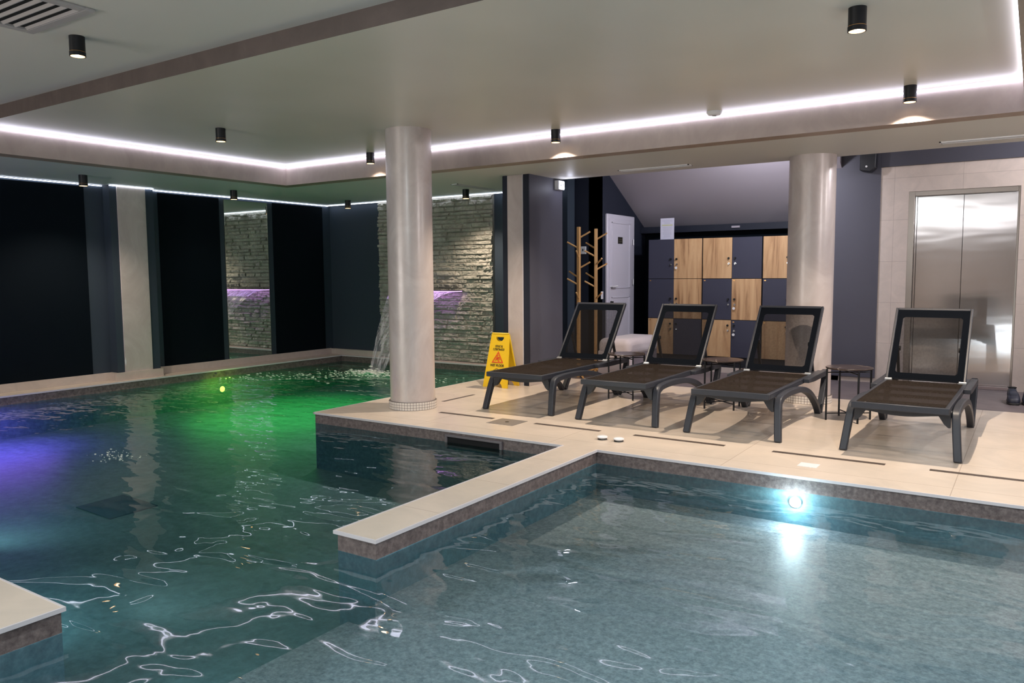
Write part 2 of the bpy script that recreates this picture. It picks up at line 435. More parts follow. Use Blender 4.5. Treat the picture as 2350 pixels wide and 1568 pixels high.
# chipped plaster patches at the foot of the pier
bm = BM()
for k in range(9):
    a = 2*PI*k/9; r = .028*random.uniform(.5,1.1)
    bm.verts.new((-8.405, 4.845+.45*r*math.cos(a), .20+2.2*r*math.sin(a)))
bm.faces.new(bm.verts); 
o = obj('plaster_patch', bm, M_white); tag(o, 'white chipped filler patch at the left foot of the plaster pier', 'patch')
# black panels on left wall
for k, (a, b) in enumerate(((-2.9,4.55),(5.405,6.226),(7.055,7.94))):
    struct(boxo('trim_%d' % (3+k), (XW-.001, XW+.008, a, b, .06, ZS-.03), M_black))
mr = thing('wall_mirror', 'tall narrow frameless mirror on dark wall reflecting the stone wall', 'mirror', (XW, 6.63, .068))
boxo('glass', (-.001, .010, -.33, .33, 0, 2.03), M_mirror, mr)
bm = BM()
for s in (-1, 1): add_box(bm, -.001, .011, s*.333-.003, s*.333+.003, 0, 2.03)
add_box(bm, -.001, .011, -.333, .333, 2.03, 2.035); add_box(bm, -.001, .011, -.333, .333, -.005, 0)
obj('bevel_edge', bm, M_edge, mr)
# baseboards of cream tile
sk = .085
bm = BM(); add_box(bm, XW-.002, -8.53, BACK, 4.74, 0, sk); add_box(bm, XW-.002, -8.53, 5.26, 8.04, 0, sk)
add_box(bm, XW-.002, -8.38, 4.72, 5.28, 0, sk)
struct(obj('baseboard_left', bm, M_marble))
struct(boxo('baseboard_rear', (-8.53, -7.56, 8.035, YS+.04, 0, .08), M_marble))
struct(boxo('baseboard_rear_low', (-7.56, -5.0, 8.02, YS+.04, 0, .015), M_marble))

# split-face stone wall
def stone_wall():
    bm = BM(); x0, x1, z0, z1 = -7.56, -5.645, .015, 2.125
    nx, nz = 300, 330
    rows = []; z = z0
    rnd = random.Random(3)
    while z < z1:
        h = rnd.choice((.047,.055,.066)); x = x0-rnd.random()*.2; cells = []
        while x < x1:
            w = rnd.uniform(.10,.34); cells.append((x, x+w, rnd.uniform(-1,1), rnd.uniform(-1,1), rnd.uniform(-1,1))); x += w
        rows.append((z, z+h, cells)); z += h
    grid = []
    ri = 0
    for j in range(nz+1):
        zz = z0+(z1-z0)*j/nz
        while ri < len(rows)-1 and zz > rows[ri][1]: ri += 1
        ra, rb, cells = rows[ri]
        line = []
        ci = 0
        for i in range(nx+1):
            xx = x0+(x1-x0)*i/nx
            while ci < len(cells)-1 and xx > cells[ci][1]: ci += 1
            c = cells[ci]
            u = (xx-c[0])/(c[1]-c[0]); v = (zz-ra)/(rb-ra)
            d = .026+.014*c[2]+.016*c[3]*(u-.5)+.018*c[4]*(v-.5)
            d += .016*mnoise.noise(Vector((xx*14, c[2]*9, zz*20)))+.008*mnoise.noise(Vector((xx*42, 3, zz*50)))
            e = min((xx-c[0]), (c[1]-xx), (zz-ra)*1.0, (rb-zz)*1.0)
            if e < .007: d *= max(0, e/.007)*.75+.05
            line.append(bm.verts.new((xx, YS-.0-max(0, d), zz)))
        grid.append(line)
    for j in range(nz):
        for i in range(nx):
            bm.faces.new((grid[j][i], grid[j][i+1], grid[j+1][i+1], grid[j+1][i]))
    o = obj('wall_rear_stone', bm, M_rock)
    return struct(o)
stone_wall()
struct(boxo('wall_rear_stone_backing', (-7.56, -5.645, YS+.001, YS+.035, 0, ZS), M_rock))

# block between pool and lobby
bm = BM(); add_box(bm, -4.585, -4.27, 6.73, 7.40, -.01, ZS)
struct(obj('wall_center', bm, M_grey))
struct(boxo('trim_6', (-4.586, -4.522, 6.722, 6.735, 0, ZS-.004), M_navy))
struct(boxo('trim_7', (-4.522, -4.340, 6.715, 6.735, 0, ZS-.002), M_plaster))
struct(boxo('trim_8', (-4.337, -4.268, 6.722, 6.735, 0, ZS-.004), M_navy))
struct(boxo('trim_9', (-4.342, -4.336, 6.712, 6.735, 0, ZS-.002), M_coping))
struct(boxo('baseboard_center', (-4.272, -4.262, 6.72, 7.36, 0, .05), M_marble))
# lobby walls
struct(boxo('wall_lobby_coat_side', (-5.2, -4.3, 8.28, 8.40, -.01, H), M_navy))
struct(boxo('wall_lobby_left_return', (-4.95, -4.82, 7.39, 8.28, -.01, H), M_navy))
struct(boxo('wall_lobby_stub', (-4.83, -4.585, 7.39, 7.45, -.01, H), M_navy))
struct(boxo('wall_lobby_door_side', (-4.42, -4.3, 8.28, 9.75, -.01, H), M_navy))
struct(boxo('wall_lobby_alcove', (-4.3, -1.6, 9.62, 9.75, -.01, H), M_black))
struct(boxo('wall_lobby_alcove_right', (-1.84, -1.74, YL+.16, 9.62, -.01, H), M_grey))
# elevator wall with opening
EX0, EX1, EZ = -1.088, -.150, 1.933
bm = BM(); add_box(bm, -1.84, EX0, YL, YL+.16, -.01, H); add_box(bm, EX1, RIGHT, YL, YL+.16, -.01, H); add_box(bm, EX0, EX1, YL, YL+.16, EZ, H)
struct(obj('wall_lobby_elevator', bm, M_marble))
struct(boxo('trim_10', (-1.84, -1.345, YL-.018, YL, .05, H), M_grey, bevel=.002))
struct(boxo('trim_11', (-1.345, RIGHT, YL-.018, YL, 2.192, H), M_grey))
# curb in front of the locker alcove
struct(boxo('baseboard_lobby', (-4.3, -1.70, 8.77, 8.80, 0, .06), M_marble))
# sloping underside of the stair over the lockers
bm = BM()
pts = [(9.60,1.735),(8.35,2.44),(8.35,2.56),(9.60,2.56)]
add_prism(bm, pts, 0, -4.3, -1.72)
struct(obj('ceiling_stair_slope', bm, M_slope))
struct(boxo('trim_12', (-4.295, -1.8, 9.48, 9.60, 1.655, 1.734), M_navy))
# ------------------------------------------------------------------ ceiling
bm = BM()
Z1 = 2.62
add_box(bm, XW, RX0-.17, BACK, YS+.06, ZS, Z1)
add_box(bm, RX0-.17, -4.83, RY1+.16, YS+.06, ZS, Z1)
add_box(bm, -4.83, RIGHT, RY1+.16, YE, ZS, Z1)
add_box(bm, RX1+.16, RIGHT, BACK, RY1+.16, ZS, Z1)
struct(obj('ceiling_soffit', bm, M_soffit))
bm = BM()
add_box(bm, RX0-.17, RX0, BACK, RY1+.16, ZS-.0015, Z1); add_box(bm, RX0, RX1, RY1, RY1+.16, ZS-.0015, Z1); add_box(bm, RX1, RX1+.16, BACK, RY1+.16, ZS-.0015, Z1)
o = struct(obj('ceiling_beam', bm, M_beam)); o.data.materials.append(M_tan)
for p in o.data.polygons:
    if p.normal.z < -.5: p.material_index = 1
struct(boxo('ceiling', (RX0, RX1, TY+.12, RY1, ZC, Z1), M_ceil))
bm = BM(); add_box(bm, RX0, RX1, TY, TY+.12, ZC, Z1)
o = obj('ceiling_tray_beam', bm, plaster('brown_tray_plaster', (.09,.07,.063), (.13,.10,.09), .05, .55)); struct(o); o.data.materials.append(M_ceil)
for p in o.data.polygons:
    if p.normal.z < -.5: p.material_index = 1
struct(boxo('ceiling_tray', (RX0, RX1, BACK, TY, ZT, Z1), M_soffit))
struct(boxo('ceiling_lobby', (-4.83, RIGHT, YE, 9.75, 2.56, Z1), M_soffit))

# ------------------------------------------------------------------ LED profiles
def led(label, dims, m=None):
    o = boxo('led_strip', dims, m or M_led); return tag(o, label, 'led strip', 'cool white led strips')
zl0, zl1 = ZC-.027, ZC-.018
led('long cool white led strip along the rear beam of the ceiling recess', (RX0, RX1-.02, RY1-.024, RY1-.002, zl0, zl1))
led('cool white led strip along the left beam of the ceiling recess', (RX0+.002, RX0+.024, TY+.2-.2, RY1-.026, zl0, zl1))
led('cool white led strip along the right beam of the ceiling recess', (RX1-.028, RX1-.006, TY, RY1-.026, zl0, zl1))
z2 = ZS-.014
led('thin led strip on top of the left wall, left of the pier', (XW+.002, XW+.014, -2.5, 4.75, z2+.001, z2+.006), M_led2)
led('short led strip on top of the plaster pier', (-8.418, -8.400, 4.76, 5.27, z2+.001, z2+.006), M_led2)
led('thin led strip on top of the left wall, right of the pier', (XW+.002, XW+.014, 5.28, 8.05, z2+.001, z2+.006), M_led2)
led('thin led strip above the rough stone wall', (XW+.02, -4.60, YS-.045, YS-.033, z2+.001, z2+.006), M_led2)

# ------------------------------------------------------------------ lamps
def spot(name, loc, energy, col, size=math.radians(70), blend=.5, radius=.02, target=None, parent=None):
    ld = bpy.data.lights.new(name, 'SPOT'); ld.energy = energy; ld.color = col; ld.spot_size = size; ld.spot_blend = blend; ld.shadow_soft_size = radius
    o = bpy.data.objects.new(name, ld); C.objects.link(o); o.location = loc
    if target is not None:
        o.rotation_euler = (Vector(target)-Vector(loc)).to_track_quat('-Z', 'Y').to_euler()
    if parent: o.parent = parent
    return o
def downlight(label, x, y, z, energy, on=True, first=[None]):
    if first[0] is None:
        t = thing('ceiling_spotlight', label, 'spotlight', (x,y,z), 0, 'black cylinder spotlights')
        bm = BM(); add_lathe(bm, [(0,0),(.040,0),(.040,-.080),(.037,-.081),(.037,-.0835),(.0415,-.0845),(.0415,-.106),(.036,-.106),(.031,-.090),(0,-.090)]); obj('housing', bm, M_blackmetal, t, smooth=40)
        bm = BM(); add_lathe(bm, [(.0375,-.0835),(.0395,-.083),(.0395,-.0815),(.0375,-.081)]); obj('brass_ring', bm, M_brass, t, smooth=40)
        bm = BM(); add_lathe(bm, [(.0358,-.1055),(.0305,-.0905),(0,-.0905)]); obj('reflector', bm, M_lampin, t, smooth=60)
        bm = BM(); add_lathe(bm, [(0,-.096),(.015,-.095),(.017,-.0908),(0,-.0908)]); obj('bulb', bm, M_bulb, t, smooth=60)
        first[0] = t
    else:
        t = dup(first[0], (x,y,z), 0, label)
    if energy: spot('downlight_lamp', (x,y,z-.115), energy*.55, (1,.83,.66), math.radians(124), .75, .016)
    return t
downlight('black cylinder spotlight beside the square ceiling vent', -4.427, 2.366, ZT, 25)
downlight('large black cylinder spotlight at the upper right of the recess ceiling', -.737, 3.998, ZC, 50)
downlight('black cylinder spotlight on the recess ceiling left of the front column', -5.653, 4.165, ZC, 25)
downlight('black cylinder spotlight against the rear beam just left of the front column', -5.58, 5.845, ZC, 50)
downlight('black cylinder spotlight against the rear beam above the first lounger', -3.437, 5.845, ZC, 190)
downlight('black cylinder spotlight against the rear beam above the last lounger', -.74, 5.845, ZC, 190)
downlight('black cylinder spotlight on the soffit in front of the left wall panel', -7.845, 4.18, ZS, 60)
downlight('black cylinder spotlight on the soffit in front of the mirror', -7.869, 5.945, ZS, 6)
downlight('black cylinder spotlight in the far left corner near the stone wall', -7.733, 7.65, ZS, 0)
downlight('black cylinder spotlight lighting the right side of the stone wall', -5.656, 7.522, ZS, 70)

# ------------------------------------------------------------------ ceiling fittings
t = thing('ceiling_vent', 'square white ceiling vent with dark louvres, top left corner', 'vent', (-4.22, 1.97, ZT))
bm = BM()
for a in ((-.31,.31,-.22,-.17),(-.31,.31,.17,.22),(-.31,-.26,-.17,.17),(.26,.31,-.17,.17)): add_box(bm, *a, -.014, 0)
obj('frame', bm, M_vent, t, bevel=.003)
boxo('duct', (-.26,.26,-.17,.17,-.002,-.0005), M_hole, t)
for k in range(6):
    y = -.150+k*.058
    bm = BM(); add_prism(bm, [(y+.012,-.002),(y+.016,-.002),(y+.030,-.013),(y+.024,-.013)], 0, -.26, .26); obj('louvre', bm, M_vent, t)
def slot_vent(label, x0, x1, y0, y1):
    t = thing('slot_diffuser', label, 'vent', ((x0+x1)/2, (y0+y1)/2, ZS), 0, 'long slot air diffusers')
    hx, hy = (x1-x0)/2, (y1-y0)/2; bm = BM()
    add_box(bm, -hx,hx,-hy,-hy+.012,-.008,0); add_box(bm, -hx,hx,hy-.012,hy,-.008,0); add_box(bm, -hx,-hx+.012,-hy,hy,-.008,0); add_box(bm, hx-.012,hx,-hy,hy,-.008,0)
    obj('frame', bm, M_white, t)
    boxo('duct', (-hx+.012,hx-.012,-hy+.012,hy-.012,-.003,-.001), M_vent, t)
    boxo('blade', ((-hx+.012,hx-.012,-.006,.006,-.007,-.0035) if hx > hy else (-.006,.006,-hy+.012,hy-.012,-.007,-.0035)), M_white, t)
slot_vent('long white slot air diffuser above the lockers', -3.43, -2.71, 7.02, 7.12)
slot_vent('long white slot air diffuser above the elevator', -.67, .10, 7.0, 7.10)
slot_vent('slot air diffuser on the soffit left of the central wall', -5.46, -5.36, 6.98, 7.70)
t = thing('smoke_detector', 'round white smoke detector on the recess ceiling by the led strip', 'smoke detector', (-2.078, 5.90, ZC))
bm = BM(); add_lathe(bm, [(0,0),(.058,0),(.058,-.012),(.045,-.026),(0,-.030)]); obj('cover', bm, M_white, t, smooth=30)
bm = BM(); add_lathe(bm, [(.0,-.034),(.016,-.034),(.018,-.029),(0,-.029)]); obj('sensor', bm, M_vent, t, smooth=30)

# ------------------------------------------------------------------ columns
def column(label, x, y, z1):
    t = thing('round_column', label, 'column', (x,y,0))
    R = .193
    bm = BM(); add_lathe(bm, [(R,.055),(R,z1)], n=64); obj('shaft', bm, M_plaster, t, smooth=60)
    RR = .207
    bm = BM(); add_lathe(bm, [(RR-.002,0),(RR-.002,.068),(R-.01,.070)], n=64); b = obj('mosaic_base', bm, M_greyg, t, smooth=40)
    bm = BM(); n = 52
    for r in range(3):
        z0 = .003+r*.0222
        for k in range(n):
            a0 = 2*PI*(k+.06)/n; a1 = 2*PI*(k+.94)/n
            def q(a, z, rr): return bm.verts.new((rr*math.cos(a), rr*math.sin(a), z))
            f = [q(a0,z0,RR),q(a1,z0,RR),q(a1,z0+.0195,RR),q(a0,z0+.0195,RR)]
            bm.faces.new(f)
    obj('mosaic_tiles', bm, M_mosaic, b)
    return t
M_greyg = mat('grey_grout', (.16,.13,.12), .8)
column('round pearl plaster column on the pool corner deck, mosaic foot', -4.462, 5.135, ZC)
column('round pearl plaster column behind the third lounger, before the lockers', -1.655, 7.215, ZS)

# ------------------------------------------------------------------ deck fittings
def drain(label, x0, x1, y0, y1):
    o = boxo('slot_drain', (x0,x1,y0,y1,.0002,.0012), M_gasket)
    tag(o, label, 'drain', 'slot drains in the deck')
drain('slot drain in the deck running back beside the front column', -4.44, -4.405, 5.50, 5.97)
for i, (a, b, l) in enumerate(((-4.096,-3.55,'slot drain in the deck in front of the column and first lounger'),(-3.162,-2.60,'slot drain in the deck right of the square hatch'),
        (-2.332,-1.675,'slot drain in the deck before the second and third loungers'),(-1.363,-.702,'slot drain in the deck above the small white plate'),(-.466,.30,'slot drain in the deck at the right edge, before the last lounger'))):
    drain(l, a, b, 5.030, 5.074)
t = thing('floor_plate', 'square grey metal hatch with a centre bolt set in the deck', 'hatch', (-3.375,4.985,0))
boxo('plate', (-.12,.12,-.11,.11,.0002,.002), M_hatch, t)
bm = BM(); add_lathe(bm, [(0,.004),(.014,.004),(.016,.002)]); obj('bolt', bm, M_bolt, t)
t = thing('floor_plate', 'thin grey plate in the deck under the wet floor sign', 'hatch', (-4.66,6.40,0))
boxo('plate', (-.12,.12,-.08,.08,.0002,.002), M_hatch, t)  # thin grey plate lying on the deck
tag(boxo('junction_plate', (-1.135,-1.025,4.745,4.845,.0002,.002), M_white), 'small white rectangular plate set in the deck by the shallow pool', 'plate')
for x, l in ((-2.458,'left of two round white buttons on the deck by the divider'),(-2.333,'right of two round white buttons on the deck by the divider')):
    t = thing('pool_button', l, 'button', (x,4.808,0), 0, 'white deck buttons')
    bm = BM(); add_lathe(bm, [(0,.010),(.030,.010),(.034,.0005),(0,.0005)]); obj('ring', bm, M_bolt, t, smooth=30)
    bm = BM(); add_lathe(bm, [(0,.026),(.028,.025),(.036,.021),(.037,.014),(.032,.010),(0,.010)]); obj('cap', bm, M_white, t, smooth=50)
# skimmer
t = thing('pool_skimmer', 'grey framed skimmer slot in the pool wall below the deck', 'skimmer', (-3.34,4.5,-.07))
bm = BM()
add_box(bm,-.255,.255,-.016,.006,.022,.040); add_box(bm,-.255,-.235,-.016,.006,-.04,.022); add_box(bm,.235,.255,-.016,.006,-.04,.022); add_box(bm,-.255,.255,-.016,.006,-.055,-.04)
obj('frame', bm, mat('skimmer_frame', (.16,.14,.15), .4), t, bevel=.002)
boxo('opening', (-.235,.235,-.003,.0035,-.04,.022), M_hole, t)
# pool lights
def poollight(label, loc, rot, m, r=.05):
    t = thing('underwater_light', label, 'pool light', loc); t.rotation_euler = rot
    bm = BM(); add_lathe(bm, [(r*.78,0),(r*.78,.008),(r,.008),(r,0)]); obj('bezel', bm, M_chrome, t, smooth=30)
    bm = BM(); add_lathe(bm, [(0,.010),(r*.6,.008),(r*.78,.003)]); obj('lens', bm, m, t, smooth=50)
    return t
poollight('glowing white underwater light in the shallow pool wall', (-1.083,4.5,-.150), (PI/2,0,0), emit('white_pool_lens',(.80,.95,1.0),60), .036)
poollight('glowing green underwater light in the left wall of the deep pool', (-8.28,5.98,-.24), (0,PI/2,0), emit('green_pool_lens',(.45,1.0,.05),6), .045)
poollight('violet underwater light in the left wall at the photo edge', (-8.28,3.32,-.26), (0,PI/2,0), emit('violet_pool_lens',(.35,.15,1.0),10), .06)
def pl(name, loc, e, col, r=.06):
    ld = bpy.data.lights.new(name, 'POINT'); ld.energy = e; ld.color = col; ld.shadow_soft_size = r
    o = bpy.data.objects.new(name, ld); C.objects.link(o); o.location = loc; return o
pl('shallow_pool_lamp', (-1.083,4.44,-.165), 3.0, (.72,.92,1.0), .02)
spot('green_pool_glow', (-5.2,1.40,-.35), 2.5, (.25,1.0,.15), math.radians(150), .8, .01, (-4.6,2.6,-.8))
spot('added_pool_lamp', (1.6,4.44,-.16), 10, (.80,.95,1.0), math.radians(178), .3, .01, (1.0,2.0,.2))  # unseen underwater lamps added to brighten pool floors and walls
spot('added_pool_lamp', (-2.70,1.45,-.30), 2.0, (.75,.95,1.0), math.radians(170), .8, .01, (-2.6,3.0,-.4))
spot('added_pool_lamp', (-4.0,1.40,-.30), 9, (.55,.95,1.0), math.radians(170), .8, .01, (-4.8,3.6,-.8))
spot('added_pool_lamp', (-7.0,1.40,-.30), 4, (.55,.92,1.0), math.radians(170), .8, .01, (-6.4,4.0,-.8))
pl('added_pool_lamp', (-.4,.50,-.16), 32, (.92,.95,1.0), .01)  # unseen point lamps added to lift the shallow floor and ceiling
pl('added_pool_lamp', (1.6,2.2,-.16), 27, (.92,.95,1.0), .01)
def parea(name, x, y, sx, sy, e, col, z=-.10):
    ld = bpy.data.lights.new(name, 'AREA'); ld.shape = 'ELLIPSE'; ld.size = sx; ld.size_y = sy; ld.energy = e; ld.color = col
    o = bpy.data.objects.new(name, ld); C.objects.link(o); o.location = (x,y,z); return o
parea('green_pool_glow', -7.15, 6.1, 2.1, 2.4, 13, (.05,1.0,.12))  # hidden area lights added under the surface imitate spreading green glow
parea('green_pool_glow', -6.0, 6.9, 1.6, 1.8, 4, (.02,1.0,.25))
parea('green_pool_glow', -7.75, 5.75, .9, .8, 7, (.40,1.0,.03))
spot('green_pool_glow', (-7.98,5.93,-.13), 2.6, (.55,1.0,.04), math.radians(140), .9, .01, (-8.28,6.0,-.30))  # added spot turned back at the wall to brighten around the lens
parea('added_violet_glow', -7.75, 3.15, 1.0, 1.2, 11, (.30,.12,1.0))  # hidden area light added under the surface for a violet glow
# dark drain on the deep floor
bm = BM()
q_ = [(-5.62,2.82),(-5.18,2.82),(-5.18,3.17),(-5.62,3.17)]
a_ = [bm.verts.new((x,y,zdeep(x,y)+.008)) for x,y in q_]; b_ = [bm.verts.new((x,y,zdeep(x,y)-.01)) for x,y in q_]
bm.faces.new(a_); bm.faces.new(list(reversed(b_)))
for i in range(4): bm.faces.new((a_[i],b_[i],b_[(i+1)%4],a_[(i+1)%4]))
tag(obj('pool_drain_cover', bm, mat('drain_blue',(.006,.035,.07),.5)), 'dark blue square drain cover on the deep pool floor', 'drain cover')

# ------------------------------------------------------------------ waterfall
t = thing('waterfall_spout', 'wide spout with violet led lip on the stone wall', 'spout', (-6.69,YS-.02,.92))
boxo('box', (-.58,.58,-.03,.02,.004,.022), M_chrome, t)
boxo('led_lip', (-.58,.58,-.13,-.02,.004,.013), M_lip, t)
boxo('tray', (-.58,.58,-.13,-.02,.0135,.020), mat('spout_dark',(.05,.04,.05),.4), t)
def fall():
    bm = BM(); bm2 = BM()
    nx, nt_ = 40, 36
    def pt(u, s):
        y = 7.905-.78*s; z = .92-1.01*s**1.75
        w = .57*(1-.80*s**.75)
        xc = -6.69-.10*s
        ripple = .012*math.sin(u*23+s*6)*s+.02*mnoise.noise(Vector((u*5,s*3,1)))*s
        return (xc+(u*2-1)*w, y+ripple, z)
    cut = 9
    for B, s0, s1 in ((bm2,0,cut),(bm,cut,nt_)):
        G = [[B.verts.new(pt(i/nx, j/nt_)) for i in range(nx+1)] for j in range(s0, s1+1)]
        for j in range(len(G)-1):
            for i in range(nx): B.faces.new((G[j][i],G[j][i+1],G[j+1][i+1],G[j+1][i]))
    o = obj('waterfall', bm, M_fall, smooth=180); tag(o, 'narrowing sheet of water falling from the violet spout into the pool', 'waterfall')
    obj('violet_sheet', bm2, M_fallp, o, smooth=180)
fall()
# splash and foam
bm = BM(); rnd = random.Random(5)
for k in range(420):
    a = rnd.uniform(0,2*PI); r = abs(rnd.gauss(0,.30)); x = -6.85+r*math.cos(a)*1.2-abs(rnd.gauss(0,.05)); y = 7.12+r*math.sin(a)*.55
    s = rnd.uniform(.006,.026)*max(.35,1-r*1.1); z = WL+abs(rnd.gauss(0,.03))*max(0,1-r*2)+.002
    m_ = Matrix.Translation((x,y,z)) @ Matrix.Diagonal((s*1.9,s,s*.5,1)); bmesh.ops.create_icosphere(bm, subdivisions=1, radius=1, matrix=m_)
for k in range(120):
    t_ = rnd.random(); x = -7.0-1.1*t_+rnd.gauss(0,.22); y = 7.0-1.0*t_+rnd.gauss(0,.22)*(1-.3*t_)
    if x < -8.2: continue
    s = rnd.uniform(.004,.013); m_ = Matrix.Translation((x,y,WL+.002)) @ Matrix.Diagonal((s*2.2,s,s*.35,1)); bmesh.ops.create_icosphere(bm, subdivisions=1, radius=1, matrix=m_)
for k in range(70):
    x = -5.9+rnd.gauss(0,.2); y = 6.9+rnd.gauss(0,.2); s = rnd.uniform(.004,.011)
    m_ = Matrix.Translation((x,y,WL+.002)) @ Matrix.Diagonal((s*1.8,s,s*.4,1)); bmesh.ops.create_icosphere(bm, subdivisions=1, radius=1, matrix=m_)
tag(obj('splash_foam', bm, M_foam, smooth=180), 'white foam and droplets where the waterfall hits the pool', 'foam', kind='stuff')
bm = BM()
for k in range(60):
    x = -5.25+rnd.gauss(0,.11); y = 2.92+rnd.gauss(0,.06); s = rnd.uniform(.002,.007)
    m_ = Matrix.Translation((x,y,WL+.002)) @ Matrix.Diagonal((s*1.6,s,s*.4,1)); bmesh.ops.create_icosphere(bm, subdivisions=1, radius=1, matrix=m_)
tag(obj('air_bubbles', bm, M_foam, smooth=180), 'small patch of air bubbles on the deep pool surface', 'bubbles', kind='stuff')

# ------------------------------------------------------------------ sun loungers
def make_lounger(label):
    t = thing('sun_lounger', label, 'sun lounger', (0,0,0), 0, 'sun loungers in a row on the deck')
    W = .273; zt = .33
    # seat frame
    bm = BM()
    add_box(bm, -W, W, 0, .032, zt-.040, zt)
    for s in (-1,1): add_box(bm, min(s*W, s*(W-.030)), max(s*W, s*(W-.030)), .032, 1.54, zt-.040, zt)
    add_box(bm, -W+.03, W-.03, 1.20, 1.225, zt-.035, zt-.005)
    obj('seat_frame', bm, M_frame, t, bevel=.004)
    # seat sling, gently sagging
    bm = BM(); nx, ny = 12, 24; G = []
    for j in range(ny+1):
        y = .026+1.178*j/ny; row = []
        for i in range(nx+1):
            u = i/nx*2-1; x = u*(W-.024)
            row.append(bm.verts.new((x, y, zt+.0015-.016*(1-u*u)*math.sin(PI*j/ny)**.5)))
        G.append(row)
    for j in range(ny):
        for i in range(nx): bm.faces.new((G[j][i],G[j][i+1],G[j+1][i+1],G[j+1][i]))
    obj('seat_sling', bm, M_seat, t, smooth=180)
    # slats under seat
    for y in (.33,.66,.98):
        boxo('cross_bar', (-W+.03, W-.03, y, y+.028, zt-.048, zt-.030), M_framed, t)
    # apron under the front bar
    bm = BM(); pts = [(-W,zt-.04),(W,zt-.04)]
    for k in range(17):
        x = W-2*W*k/16; pts.append((x, zt-.062-.022*math.cos(x/W*PI/2)**2))
    add_prism(bm, pts, 1, .10, .118); obj('apron', bm, M_framed, t)
    for s in (-1,1):
        # bracket
        bm = BM(); pr = [(s*W, zt-.04),(s*(W-.085), zt-.04),(s*(W-.060), zt-.075),(s*(W-.035), zt-.115),(s*(W-.012), zt-.135),(s*W, zt-.135)]
        add_prism(bm, pr, 1, .11, .15); obj('bracket', bm, M_framed, t)
        a, b = (W, W+.046) if s > 0 else (-W-.046, -W)
        # front leg
        bm = BM()
        c = smooth_path([(.055,0),(.085,.10),(.118,.20),(.150,.262),(.215,.285)], 5)
        add_strip(bm, c, [.040+.008*min(1,i/10) for i in range(len(c))], 0, a, b)
        for v in bm.verts:
            v.co.x += s*.028*(1-min(1, v.co.z/.28))
        obj('leg', bm, M_frame, t, bevel=.007, segs=3)
        # arch to the rear foot
        bm = BM(); c = smooth_path([(.200,.283),(.34,.291),(.55,.288),(.78,.268),(.98,.222),(1.14,.155),(1.27,.075),(1.35,.0)], 5)
        add_strip(bm, c, .044, 0, a, b)
        obj('arch', bm, M_frame, t, bevel=.007, segs=3)
        # rear leg, meets the arch at the foot
        bm = BM(); c = smooth_path([(1.545,.333),(1.555,.27),(1.50,.16),(1.42,.05),(1.385,.0)], 5)
        add_strip(bm, c, [.050]*len(c), 0, a, b)
        obj('leg', bm, M_frame, t, bevel=.007, segs=3)
        # rail end piece
        bm = BM(); add_prism(bm, [(.92,.30),(1.10,.290),(1.56,.290),(1.57,.335),(1.22,.332),(.92,.332)], 0, a, b); obj('side_rail', bm, M_frame, t, bevel=.004)
        # hinge
        bm = BM(); add_box(bm, min(s*(W-.005),s*(W-.055)), max(s*(W-.005),s*(W-.055)), 1.185, 1.205, zt+.002, zt+.010)
        add_cyl(bm, (s*(W-.052),1.205,zt+.010),(s*(W-.005),1.205,zt+.010), .007, n=10); obj('hinge', bm, M_hinge, t)
    # backrest (built flat along +v then tilted)
    hy, hz = 1.205, zt+.012; ang = math.atan2(.515,.405); Lb = .655
    def tilt(bm):
        bmesh.ops.rotate(bm, verts=bm.verts, cent=(0,0,0), matrix=Matrix.Rotation(ang, 3, 'X')); bmesh.ops.translate(bm, verts=bm.verts, vec=(0,hy,hz))
    bm = BM(); w = .265
    for s in (-1,1): add_box(bm, min(s*w,s*(w-.018)), max(s*w,s*(w-.018)), 0, Lb, -.022, .006)
    add_box(bm, -w+.018, w-.018, Lb-.022, Lb, -.022, .006); add_box(bm, -w+.018, w-.018, .004, .020, -.022, -.004)
    tilt(bm); obj('back_frame', bm, M_frame, t, bevel=.004)
    bm = BM(); i0 = w-.016; i1 = w-.060; v0, v1 = .004, .055; v2, v3 = Lb-.090, Lb-.010; zz = .0035
    r_ = .014
    out = [(-i0,v0),(i0,v0),(i0,v3),(-i0,v3)]
    # hem ring (border) as quads with clipped inner corners
    inn = [(-i1+r_,v1),(i1-r_,v1),(i1,v1+r_),(i1,v2-r_),(i1-r_,v2),(-i1+r_,v2),(-i1,v2-r_),(-i1,v1+r_)]
    O = [bm.verts.new((x,y,zz)) for x,y in out]; I = [bm.verts.new((x,y,zz)) for x,y in inn]
    bm.faces.new((O[0],O[1],I[1],I[0])); bm.faces.new((O[1],I[2],I[1])); bm.faces.new((O[1],O[2],I[3],I[2])); bm.faces.new((O[2],I[4],I[3]))
    bm.faces.new((O[2],O[3],I[5],I[4])); bm.faces.new((O[3],I[6],I[5])); bm.faces.new((O[3],O[0],I[7],I[6])); bm.faces.new((O[0],I[0],I[7]))
    tilt(bm); obj('sling_hem', bm, M_hem, t)
    bm = BM(); bm.faces.new([bm.verts.new((x,y,zz+.0005)) for x,y in inn]); tilt(bm); obj('back_sling', bm, M_back, t)
    for s in (-1,1):
        bm = BM(); q = hy+.30*math.cos(ang)+.01; qz = hz+.30*math.sin(ang)-.022
        add_strip(bm, [(q,qz),(q+.05,qz-.13),(q+.10,zt-.02)], .020, 0, min(s*.205,s*.225), max(s*.205,s*.225))
        add_cyl(bm, (s*.195,q,qz),(s*.235,q,qz), .018, n=12)
        add_strip(bm, [(q+.10,zt-.015),(q-.02,zt-.015)], .02, 0, min(s*.205,s*.245), max(s*.205,s*.245))
        obj('back_support', bm, M_framed, t)
    return t
